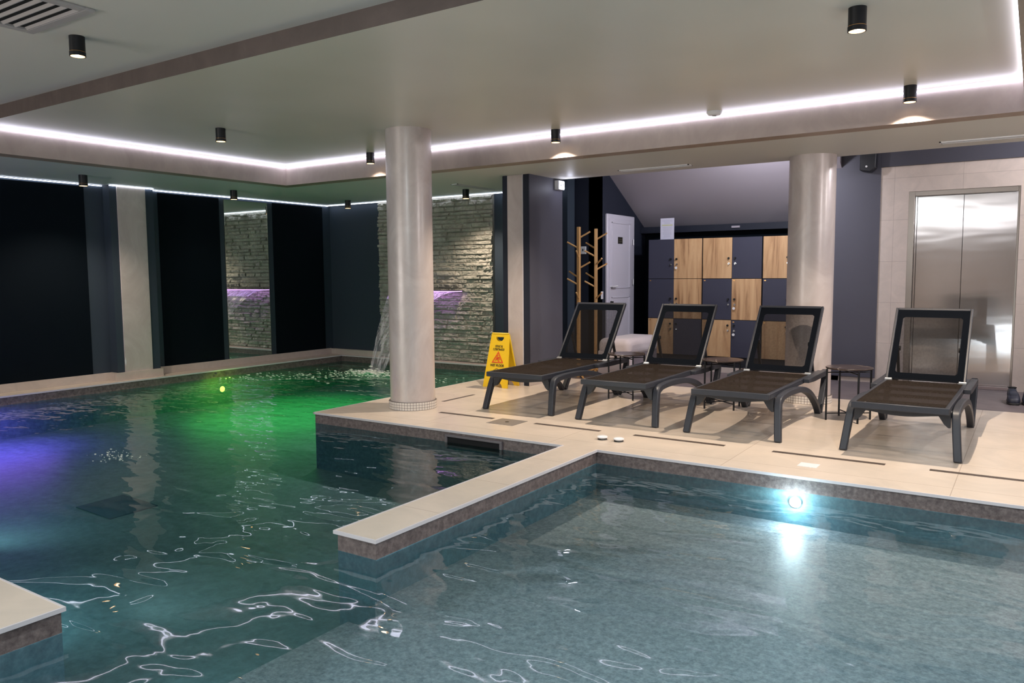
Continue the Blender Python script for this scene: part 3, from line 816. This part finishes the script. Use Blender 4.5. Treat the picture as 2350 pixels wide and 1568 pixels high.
LG = [(-3.545,5.335,.012,'first dark mesh sun lounger, beside the yellow wet floor sign'),
      (-2.635,5.32,.010,'second dark mesh sun lounger, in front of the left lockers'),
      (-1.728,5.28,0.0,'third dark mesh sun lounger, in front of the rear column'),
      (-.668,5.27,-.012,'fourth dark mesh sun lounger, in front of the elevator')]
L0 = make_lounger(LG[0][3]); L0.location = (LG[0][0],LG[0][1],0); L0.rotation_euler = (0,0,LG[0][2])
for x, y, r, l in LG[1:]: dup(L0, (x,y,0), r, l)

# ------------------------------------------------------------------ side tables
def make_table(label):
    t = thing('side_table', label, 'side table', (0,0,0), 0, 'small round side tables between loungers')
    bm = BM(); add_lathe(bm, [(0,.400),(.168,.400),(.171,.404),(.171,.410),(.168,.413),(0,.413)], n=48); obj('table_top', bm, M_tabletop, t, smooth=30)
    for sx, sy in ((-1,-1),(1,-1),(1,1),(-1,1)):
        bm = BM(); add_cyl(bm, (sx*.121,sy*.121,0),(sx*.121,sy*.121,.400), .0075, n=10); obj('leg', bm, M_blackmetal, t, smooth=50)
    bm = BM()
    for z in (.372,.052):
        add_cyl(bm, (-.121,-.121,z),(.121,.121,z), .0045, n=8); add_cyl(bm, (-.121,.121,z),(.121,-.121,z), .0045, n=8)
    obj('cross_brace', bm, M_blackmetal, t)
    return t
T0 = make_table('round dark marble side table between first and second loungers'); T0.location = (-3.10,6.545,0)
dup(T0, (-2.185,6.50,0), .12, 'round dark marble side table between second and third loungers')
dup(T0, (-1.172,6.455,0), -.20, 'round dark marble side table between third and fourth loungers')

# ------------------------------------------------------------------ wet floor sign
def text(name, body, size, m, parent, loc, rot, ext=.0006, align='CENTER', sx=1.0):
    cu = bpy.data.curves.new(name, 'FONT'); cu.body = body; cu.size = size; cu.align_x = align; cu.extrude = ext; cu.offset = size*.018
    o = bpy.data.objects.new(name, cu); C.objects.link(o)
    bpy.context.view_layer.update(); dg = bpy.context.evaluated_depsgraph_get()
    me = bpy.data.meshes.new_from_object(o.evaluated_get(dg)); bpy.data.objects.remove(o)
    me.materials.clear(); me.materials.append(m)
    o = bpy.data.objects.new(name, me); C.objects.link(o); o.parent = parent; o.location = loc; o.rotation_euler = rot; o.scale = (sx,1,1)
    return o
def sign():
    t = thing('wet_floor_sign', 'yellow folding wet floor sign standing left of the first lounger', 'warning sign', (-4.520,6.575,0), .02)
    Hh = .545; lean = .115
    ang = math.atan2(lean, Hh); Ls = math.hypot(lean, Hh)
    def panel(name, side):
        bm = BM()
        wb, wt = .142, .100
        # outline with foot cut-out, handle hole
        outer = [(-wb,0),(-wb+.055,0),(-.070,.035),(-.045,.055),(0,.062),(.045,.055),(.070,.035),(wb-.055,0),(wb,0),(wt,Ls-.015),(wt-.015,Ls),(-wt+.015,Ls),(-wt,Ls-.015)]
        hole = [(-.047,Ls-.040),(.047,Ls-.040),(.044,Ls-.060),(.028,Ls-.078),(0,Ls-.085),(-.028,Ls-.078),(-.044,Ls-.060)]
        # split into left and right halves around the hole
        lft = [(0,.062),(-.045,.055),(-.070,.035),(-wb+.055,0),(-wb,0),(-wt,Ls-.015),(-wt+.015,Ls),(0,Ls),(0,Ls-.040),(-.047,Ls-.040),(-.044,Ls-.060),(-.028,Ls-.078),(0,Ls-.085)]
        for s in (1,-1):
            add_prism(bm, [(s*x,y) for x,y in lft], 2, -.003, .003)
        bmesh.ops.remove_doubles(bm, verts=bm.verts, dist=.0002)
        # rim
        for s in (-1,1):
            add_strip(bm, [(s*wb,0),(s*wt,Ls-.012)], .012, 2, -.010, .005)
        add_box(bm, -wt, wt, Ls-.014, Ls, -.010, .005)
        # local: x across, y up panel, z outward -> world
        rot = Matrix.Rotation(PI/2-ang, 3, 'X') if side < 0 else Matrix.Rotation(PI, 3, 'Z') @ Matrix.Rotation(PI/2-ang, 3, 'X')
        bmesh.ops.rotate(bm, verts=bm.verts, cent=(0,0,0), matrix=rot)
        bmesh.ops.translate(bm, verts=bm.verts, vec=(0, side*lean, 0))
        return obj(name, bm, M_yellow, t)
    f = panel('front_panel', -1); b = panel('back_panel', 1)
    bm = BM(); add_cyl(bm, (-.098,0,Hh-.004),(.098,0,Hh-.004), .009, n=12); obj('hinge', bm, M_yellow, t)
    R = (PI/2-ang,0,0)
    def at(v, off=.0062):
        return (0, -lean+v*math.sin(ang)-off*math.cos(ang), v*math.cos(ang)+off*math.sin(ang))
    def ptxt(nm, s, size, v, sx, m=M_ink): return text(nm, s, size, m, f, at(v), R, sx=sx)
    ptxt('lettering', 'УВАГА!', .031, .410, .86); ptxt('lettering', 'СЛИЗЬКО!', .031, .379, .86); ptxt('lettering', 'WET FLOOR', .034, .214, .86)
    # red triangle and slipping figure
    bm = BM()
    def tri(r0, r1):
        def P3(r): return [(r*math.cos(a)*1.02, r*math.sin(a)) for a in (PI/2, PI/2+2*PI/3, PI/2+4*PI/3)]
        A = P3(r0); B = P3(r1)
        for i in range(3):
            j = (i+1) % 3
            add_prism(bm, [A[i],A[j],B[j],B[i]], 2, 0, .001)
    tri(.079, .060)
    def limb(a, b, w): add_strip(bm, [a,b], w, 2, 0, .001)
    limb((-.010,.002),(.005,.020),.014); limb((-.010,.002),(.022,-.026),.010); limb((-.008,.004),(-.030,-.016),.009); limb((.004,.018),(.022,.014),.006); limb((.004,.010),(.026,-.004),.007); limb((-.012,.018),(-.022,.002),.006)
    add_prism(bm, [(-.006+.008*math.cos(2*PI*k/10), .033+.008*math.sin(2*PI*k/10)) for k in range(10)], 2, 0, .001)
    bmesh.ops.rotate(bm, verts=bm.verts, cent=(0,0,0), matrix=Matrix.Rotation(PI/2-ang,3,'X')); bmesh.ops.translate(bm, verts=bm.verts, vec=at(.292))
    obj('warning_triangle', bm, M_red, f)
    bm = BM()
    for k in range(12):
        a0 = PI*k/12; a1 = PI*(k+1)/12
        add_strip(bm, [(.020*math.cos(a0),.014*math.sin(a0)),(.020*math.cos(a1),.014*math.sin(a1))], .004, 2, 0, .001)
    add_strip(bm, [(-.040,-.002),(.040,-.002)], .004, 2, 0, .001)
    bmesh.ops.rotate(bm, verts=bm.verts, cent=(0,0,0), matrix=Matrix.Rotation(PI/2-ang,3,'X')); bmesh.ops.translate(bm, verts=bm.verts, vec=at(.178))
    obj('emblem', bm, M_ink, f)
sign()

# ------------------------------------------------------------------ lockers
LY = 9.0
LX = [-3.975,-3.645,-3.285,-2.935,-2.580,-2.270,-1.93]
LZ = [1.552,1.074,.593,.155]
PAT = ['DWWDWD','DWDWDW','WDWDWD']
def lockers():
    names = ['left pair of the locker bank, wood and slate doors, notice on top','middle pair of the locker bank, wood and slate doors','right pair of the locker bank, partly behind the rear column']
    for u in range(3):
        x0, x1, x2 = LX[2*u], LX[2*u+1], LX[2*u+2]
        x2 -= .012
        t = thing('locker_cabinet', names[u], 'locker', (x0,LY,0), 0, 'changing room lockers')
        boxo('body', (0,x2-x0,.02,.45,0,LZ[0]-.004), M_lockbody, t)
        for r in range(3):
            for c in range(2):
                a = (x0,x1)[c]-x0+.002; b = (x1,x2)[c]-x0-.002
                m = M_oak if PAT[r][2*u+c] == 'W' else M_locker
                d = boxo('door', (a,b,0,.019,LZ[r+1]+.003,LZ[r]-.003), m, t, bevel=.0015)
                d['label'] = ('oak wood locker door' if m is M_oak else 'slate grey locker door')
                kx = b-.035 if c == 0 else a+.035
                kz = (1.31,.835,.530)[r]
                bm = BM(); add_cyl(bm, (kx,0,kz),(kx,-.010,kz), .006, n=10); add_cyl(bm, (kx,-.010,kz),(kx,-.022,kz), .013, .011, n=14); obj('knob', bm, M_blackmetal, d, smooth=40)
                bm = BM(); add_cyl(bm, (kx+.003,0,kz-.062),(kx+.003,-.009,kz-.062), .011, n=14)
                add_box(bm, kx+.001,kx+.005,-.028,-.009,kz-.075,kz-.055); obj('lock', bm, M_chrome, d, smooth=40)
                if (u,r,c) in ((1,1,1),(1,2,1),(0,0,1)):
                    bm = BM(); add_cyl(bm, (kx,-.022,kz-.105),(kx,-.025,kz-.105), .016, n=16); obj('key_tag', bm, M_white, d)
                if r > 0 and (c == 0 or u == 1):
                    bm = BM(); add_prism(bm, [(a+.012,LZ[r]-.022),(a+.026,LZ[r]-.014),(a+.040,LZ[r]-.022),(a+.026,LZ[r]-.030)], 1, -.001, .001); obj('number_plate', bm, M_brass, d)
lockers()
# notice in a stand on top of the lockers
t = thing('notice_stand', 'white printed notice in a clear stand on top of the left lockers', 'notice', (-3.775,LY+.10,LZ[0]-.004))
boxo('base', (-.095,.095,-.05,.05,0,.004), M_acryl, t)
p_ = boxo('sheet', (-.088,.088,-.002,.002,.006,.262), M_paper, t)
boxo('highlight_band', (-.070,.070,-.0032,-.002,.168,.186), M_highlight, p_)
rr = random.Random(2)
for k in range(15):
    z = .236-k*.0145
    if .160 < z < .192: continue
    hw = rr.uniform(.035,.070)
    boxo('printed_line', (-hw, hw, -.003, -.002, z, z+.003), M_greyink, p_)
# sensors under the slope
for x, l in ((-3.05,'small grey sensor bar under the slope above the middle lockers'),(-2.36,'small grey sensor bar under the slope above the right lockers')):
    tag(boxo('sensor_bar', (x-.05,x+.05,9.465,9.48,1.685,1.708), M_slope), l, 'sensor', 'sensor bars above the lockers')

# ------------------------------------------------------------------ white door
DX = -4.3
d = struct(boxo('door_1', (DX-.001,DX+.035,8.46,9.22,0,1.855), M_door, bevel=.012))
d.name = 'door_1'
boxo('leaf', (DX+.034,DX+.046,8.50,9.13,.02,1.80), M_door, d, bevel=.003)
bm = BM()
for z0, z1 in ((.98-.02,1.76),(.10,.86)):
    add_box(bm, DX+.045,DX+.053,8.55,8.565,z0,z1); add_box(bm, DX+.045,DX+.053,9.04,9.055,z0,z1); add_box(bm, DX+.045,DX+.053,8.55,9.055,z0,z0+.015); add_box(bm, DX+.045,DX+.053,8.55,9.055,z1-.015,z1)
obj('panel_moulding', bm, M_door, d, bevel=.002)
bm = BM(); add_cyl(bm, (DX+.045,8.53,.985),(DX+.085,8.53,.985),.010,n=10); add_cyl(bm, (DX+.085,8.53,.985),(DX+.085,8.64,.990),.009,n=10); obj('handle', bm, M_white, d, smooth=50)
bm = BM(); add_cyl(bm, (DX+.045,8.53,.80),(DX+.060,8.53,.80),.012,n=12); add_box(bm, DX+.060,DX+.085,8.528,8.532,.79,.81); add_box(bm, DX+.066,DX+.070,8.545,8.570,.715,.775); obj('key', bm, M_bolt, d)
for z in (.25,1.0,1.5):
    bm = BM(); add_cyl(bm, (DX+.052,9.15,z),(DX+.052,9.15,z+.07),.009,n=10); obj('door_hinge', bm, M_white, d)
pq = boxo('plaque', (DX+.046,DX+.051,8.72,8.84,1.505,1.585), M_plaque, d)
bm = BM()
for z in (1.553,1.527): add_box(bm, DX+.051,DX+.0516,8.735,8.825,z,z+.009)
obj('plaque_lines', bm, M_plaqueink, pq)
# thermostat and switch
t = thing('wall_thermostat', 'square white thermostat on the dark wall between the coat racks', 'thermostat', (-4.487,8.28,1.42))
boxo('plate', (-.035,.035,-.012,0,-.045,.045), M_white, t, bevel=.003)
boxo('display', (-.012,.002,-.0135,-.012,-.012,.018), M_ink, t)
bm = BM()
for z in (-.018,.010): add_box(bm, .012,.026,-.0132,-.012,z,z+.007)
obj('buttons', bm, M_greyink, t)
t = thing('light_switch', 'small white light switch on the wall left of the white door', 'switch', (DX,8.385,.885))
boxo('plate', (0,.008,-.026,.026,-.045,.045), M_white, t, bevel=.002)
boxo('rocker', (.008,.011,-.016,.016,-.028,.028), M_door, t)

# ------------------------------------------------------------------ coat racks
def rack(label, x, y, h, rz, pegs):
    t = thing('coat_rack', label, 'coat rack', (x,y,0), rz, 'bamboo tree coat racks')
    boxo('post', (-.017,.017,-.017,.017,.0,h), M_bamboo, t, bevel=.003)
    for a in (0,PI/2,PI,3*PI/2):
        bm = BM(); d_ = Vector((math.cos(a+.78),math.sin(a+.78),0)); 
        add_cyl(bm, d_*.015+Vector((0,0,.07)), d_*.20+Vector((0,0,.010)), .010, n=8); obj('foot', bm, M_bamboo, t)
    for z, a in pegs:
        bm = BM(); d_ = Vector((math.cos(a),math.sin(a),.55)).normalized(); add_cyl(bm, Vector((0,0,z)), Vector((0,0,z))+d_*.145, .0095, n=10); obj('peg', bm, M_bamboo, t, smooth=50)
A = -.9
rack('left bamboo coat rack with angled pegs against the dark wall', -4.181, 7.60, 1.653, 0,
     [(1.53,.35),(1.42,PI-.5+.9),(1.32,-1.25),(1.20,.35),(1.10,PI-.1),(1.02,PI-.5+.9),(.87,-1.25)])
rack('right bamboo coat rack with angled pegs, nearer the white door', -4.105, 7.86, 1.642, .35,
     [(1.52,-.15),(1.42,PI-.35),(1.33,PI+.2),(1.24,-.9),(1.185,.3),(1.08,PI-.35),(.99,PI+.2),(.86,-.9)])

# ------------------------------------------------------------------ exit light on the corner
t = thing('emergency_light', 'glowing white emergency light box under the soffit by the coat racks', 'emergency light', (-4.27,7.27,2.075))
boxo('housing', (0,.052,-.035,.085,-.045,.05), M_white, t, bevel=.003)
e_ = boxo('panel', (.052,.055,-.028,.080,-.038,.043), M_exit, t)
bm = BM()
for y, z in ((.005,.0),(.055,.01)): add_prism(bm, [(y-.006,z-.008),(y+.006,z-.008),(y+.003,z+.012),(y-.004,z+.012)], 0, .055, .0556)
obj('pictogram', bm, M_ink, e_)
pl('exit_glow', (-4.12,7.30,2.05), .5, (.8,.82,1), .03)

# ------------------------------------------------------------------ upholstered bench
t = thing('upholstered_bench', 'pale mauve waterfall bench with rounded top between first two loungers', 'bench', (-3.70,7.86,0))
bm = BM(); add_box(bm, -.19,.19,-.38,.40,.27,.455); o = obj('cushion', bm, M_bench, t, bevel=.07, segs=6)
bm = BM(); add_box(bm, -.19,.19,-.378,-.25,.0,.33); o = obj('side_panel', bm, M_bench, t, bevel=.03, segs=4)
bm = BM(); add_box(bm, -.19,.165,-.25,.40,.01,.30); obj('side_panel', bm, mat('shadow_velour',(.20,.17,.19),.85), t, bevel=.01)  # shade below the cushion put into a darker velour

# ------------------------------------------------------------------ elevator
t = thing('elevator', 'brushed steel two panel elevator doors in the beige marble wall', 'elevator', (-.62,YL+.10,0))
bm = BM(); w = (EX1-EX0)/2
add_box(bm, -w,-w+.055,-.085,.05,0,EZ); add_box(bm, w-.018,w,-.085,.05,0,EZ); add_box(bm, -w+.055,w-.018,-.085,.05,EZ-.045,EZ)
obj('jamb', bm, M_steel2, t, bevel=.002)
bm = BM(); add_box(bm, -w+.056,-w+.072,-.04,.02,.03,EZ-.046); add_box(bm, w-.036,w-.019,-.04,.02,.03,EZ-.046); obj('inner_jamb', bm, M_steel, t)
mid = .006
for a, b in ((-w+.074,mid-.002),(mid+.002,w-.037)):
    boxo('door_panel', (a,b,-.012 if a < 0 else .0,.022,.03,EZ-.048), M_steel, t)
boxo('sill', (-w+.056,w-.019,-.085,.02,0,.028), mat('sill_metal',(.45,.36,.36),.35,.8), t)
boxo('shaft_backing', (-w,w,.035,.05,0,EZ-.045), M_hole, t)

# ------------------------------------------------------------------ speaker
t = thing('wall_speaker', 'black speaker box high on the slate wall beside the rear column', 'speaker', (-1.45,8.75,2.24))
bm = BM(); add_prism(bm, [(-.075,-.08),(.02,-.10),(.07,-.06),(.078,.16),(-.075,.16)], 1, -.13, -.002); obj('cabinet', bm, M_framed, t, bevel=.008)
bm = BM(); add_cyl(bm, (-.012,-.13,-.045),(-.012,-.136,-.045), .010, n=12); obj('indicator', bm, M_white, t)

# ------------------------------------------------------------------ shoes
def shoe(label, x, y, rz):
    t = thing('shoe', label, 'shoe', (x,y,0), rz, 'dark shoes by the elevator')
    # toe toward -y; loft of rings
    def loft(rings, m, name):
        bm = BM(); V = []
        for (yc, hw, z0, z1) in rings:
            r = []
            for k in range(14):
                a = 2*PI*k/14; cx = math.cos(a); sz = math.sin(a)
                r.append(bm.verts.new((hw*(abs(cx)**.8)*(1 if cx>0 else -1), yc, (z0+z1)/2+(z1-z0)/2*(abs(sz)**.75)*(1 if sz>0 else -1))))
            V.append(r)
        for a, b in zip(V, V[1:]):
            for k in range(14): bm.faces.new((a[k],a[(k+1)%14],b[(k+1)%14],b[k]))
        bm.faces.new(V[0]); bm.faces.new(list(reversed(V[-1])))
        return obj(name, bm, m, t, smooth=60)
    loft([(-.148,.020,.012,.040),(-.140,.036,.008,.056),(-.115,.046,.006,.066),(-.075,.050,.006,.080),(-.030,.045,.006,.105),(.02,.038,.006,.120),(.06,.036,.006,.122),(.10,.037,.006,.125),(.122,.026,.012,.110)], M_shoe, 'upper')
    loft([(-.152,.022,0,.016),(-.145,.040,0,.022),(-.10,.052,0,.022),(-.05,.050,0,.020),(.02,.040,0,.020),(.08,.042,0,.022),(.125,.030,0,.022)], M_sole, 'sole')
    bm = BM()
    for k in range(5):
        yy = -.075+k*.020; zz = .083+k*.0088; add_cyl(bm, (-.026,yy,zz),(.026,yy+.006,zz), .0035, n=6)
    obj('laces', bm, M_lace, t)
    bm = BM(); add_lathe(bm, [(.030,.118),(.034,.128),(.028,.130),(.024,.120)], 0, .075, 20); obj('collar', bm, M_sole, t, smooth=50)
shoe('dark navy lace-up shoe on the lobby floor, left one of the pair', -.125, 8.02, .10)
shoe('dark navy lace-up shoe at the right photo edge, right one of the pair', -.010, 8.05, .02)

# ------------------------------------------------------------------ extra lighting (unseen lamps beyond the frame, several added as fill)
def area(name, loc, sx, sy, e, col, target):
    ld = bpy.data.lights.new(name, 'AREA'); ld.shape = 'RECTANGLE'; ld.size = sx; ld.size_y = sy; ld.energy = e; ld.color = col
    o = bpy.data.objects.new(name, ld); C.objects.link(o); o.location = loc
    o.rotation_euler = (Vector(target)-Vector(loc)).to_track_quat('-Z', 'Y').to_euler(); return o
spot('room_spotlight', (2.6,4.6,2.08), 75, (1,.93,.93), math.radians(120), .6, .03, (-2.6,6.4,.3))
spot('room_spotlight', (1.1,6.9,2.05), 30, (1,.95,.95), math.radians(130), .7, .03, (-.6,6.2,0))
spot('added_pool_spot', (.4,2.2,2.05), 90, (.85,.95,1.0), math.radians(125), .8, .02, (-.5,2.9,-.3))  # unseen spots added to brighten the pool floors from above
spot('added_pool_spot', (-1.9,.6,2.35), 60, (.82,.97,1.0), math.radians(125), .8, .02, (-3.0,2.6,-.5))
spot('lobby_spotlight', (1.0,7.9,2.45), 60, (.98,.94,1.0), math.radians(140), .8, .05, (-1.6,8.6,1.2))
spot('lobby_spotlight', (-2.3,7.6,2.40), 60, (.92,.9,1.0), math.radians(165), .9, .08, (-3.0,8.9,1.3))
area('added_room_fill', (-1.5,-1.2,2.40), 3.0, 2.0, 40, (.95,.95,1), (-1.5,-.5,0))  # unseen area light added as general room fill
area('added_ceiling_fill', (-5.6,-2.7,1.1), 3.6, .6, 60, (1,.96,.92), (-4.0,4.0,2.6))  # unseen fill added behind the camera, aimed up to brighten the ceiling

# world
w = bpy.data.worlds.new('World'); scn.world = w; w.use_nodes = True
w.node_tree.nodes['Background'].inputs['Color'].default_value = (.05,.06,.08,1); w.node_tree.nodes['Background'].inputs['Strength'].default_value = .3

# ------------------------------------------------------------------ camera
yaw, pit, rol, F = -5.88004833e-01, 8.63745905e-02, 7.08238175e-03, 1800.35
f = Vector((math.sin(yaw)*math.cos(pit), math.cos(yaw)*math.cos(pit), -math.sin(pit)))
r = Vector((math.cos(yaw), -math.sin(yaw), 0)); dn = f.cross(r)
r2 = r*math.cos(rol)+dn*math.sin(rol); d2 = -r*math.sin(rol)+dn*math.cos(rol)
cd = bpy.data.cameras.new('Camera'); cam = bpy.data.objects.new('Camera', cd); C.objects.link(cam)
cd.sensor_fit = 'HORIZONTAL'; cd.sensor_width = 36; cd.lens = F/2350*36; cd.clip_start = .05
Mx = Matrix((r2, -d2, -f)).transposed().to_4x4(); Mx.translation = Vector((0,0,1.15)); cam.matrix_world = Mx
scn.camera = cam

# render quality
cy = scn.cycles
cy.use_denoising = True
try: cy.denoiser = 'OPENIMAGEDENOISE'
except Exception: pass
cy.use_adaptive_sampling = True; cy.adaptive_threshold = .04; cy.adaptive_min_samples = 16
cy.max_bounces = 6; cy.diffuse_bounces = 3; cy.glossy_bounces = 4; cy.transparent_max_bounces = 12; cy.transmission_bounces = 4
cy.caustics_reflective = False; cy.caustics_refractive = False; cy.sample_clamp_indirect = 4; cy.blur_glossy = .3
scn.view_settings.view_transform = 'Standard'; scn.view_settings.look = 'None'; scn.view_settings.exposure = 0.9; scn.view_settings.gamma = 1.0
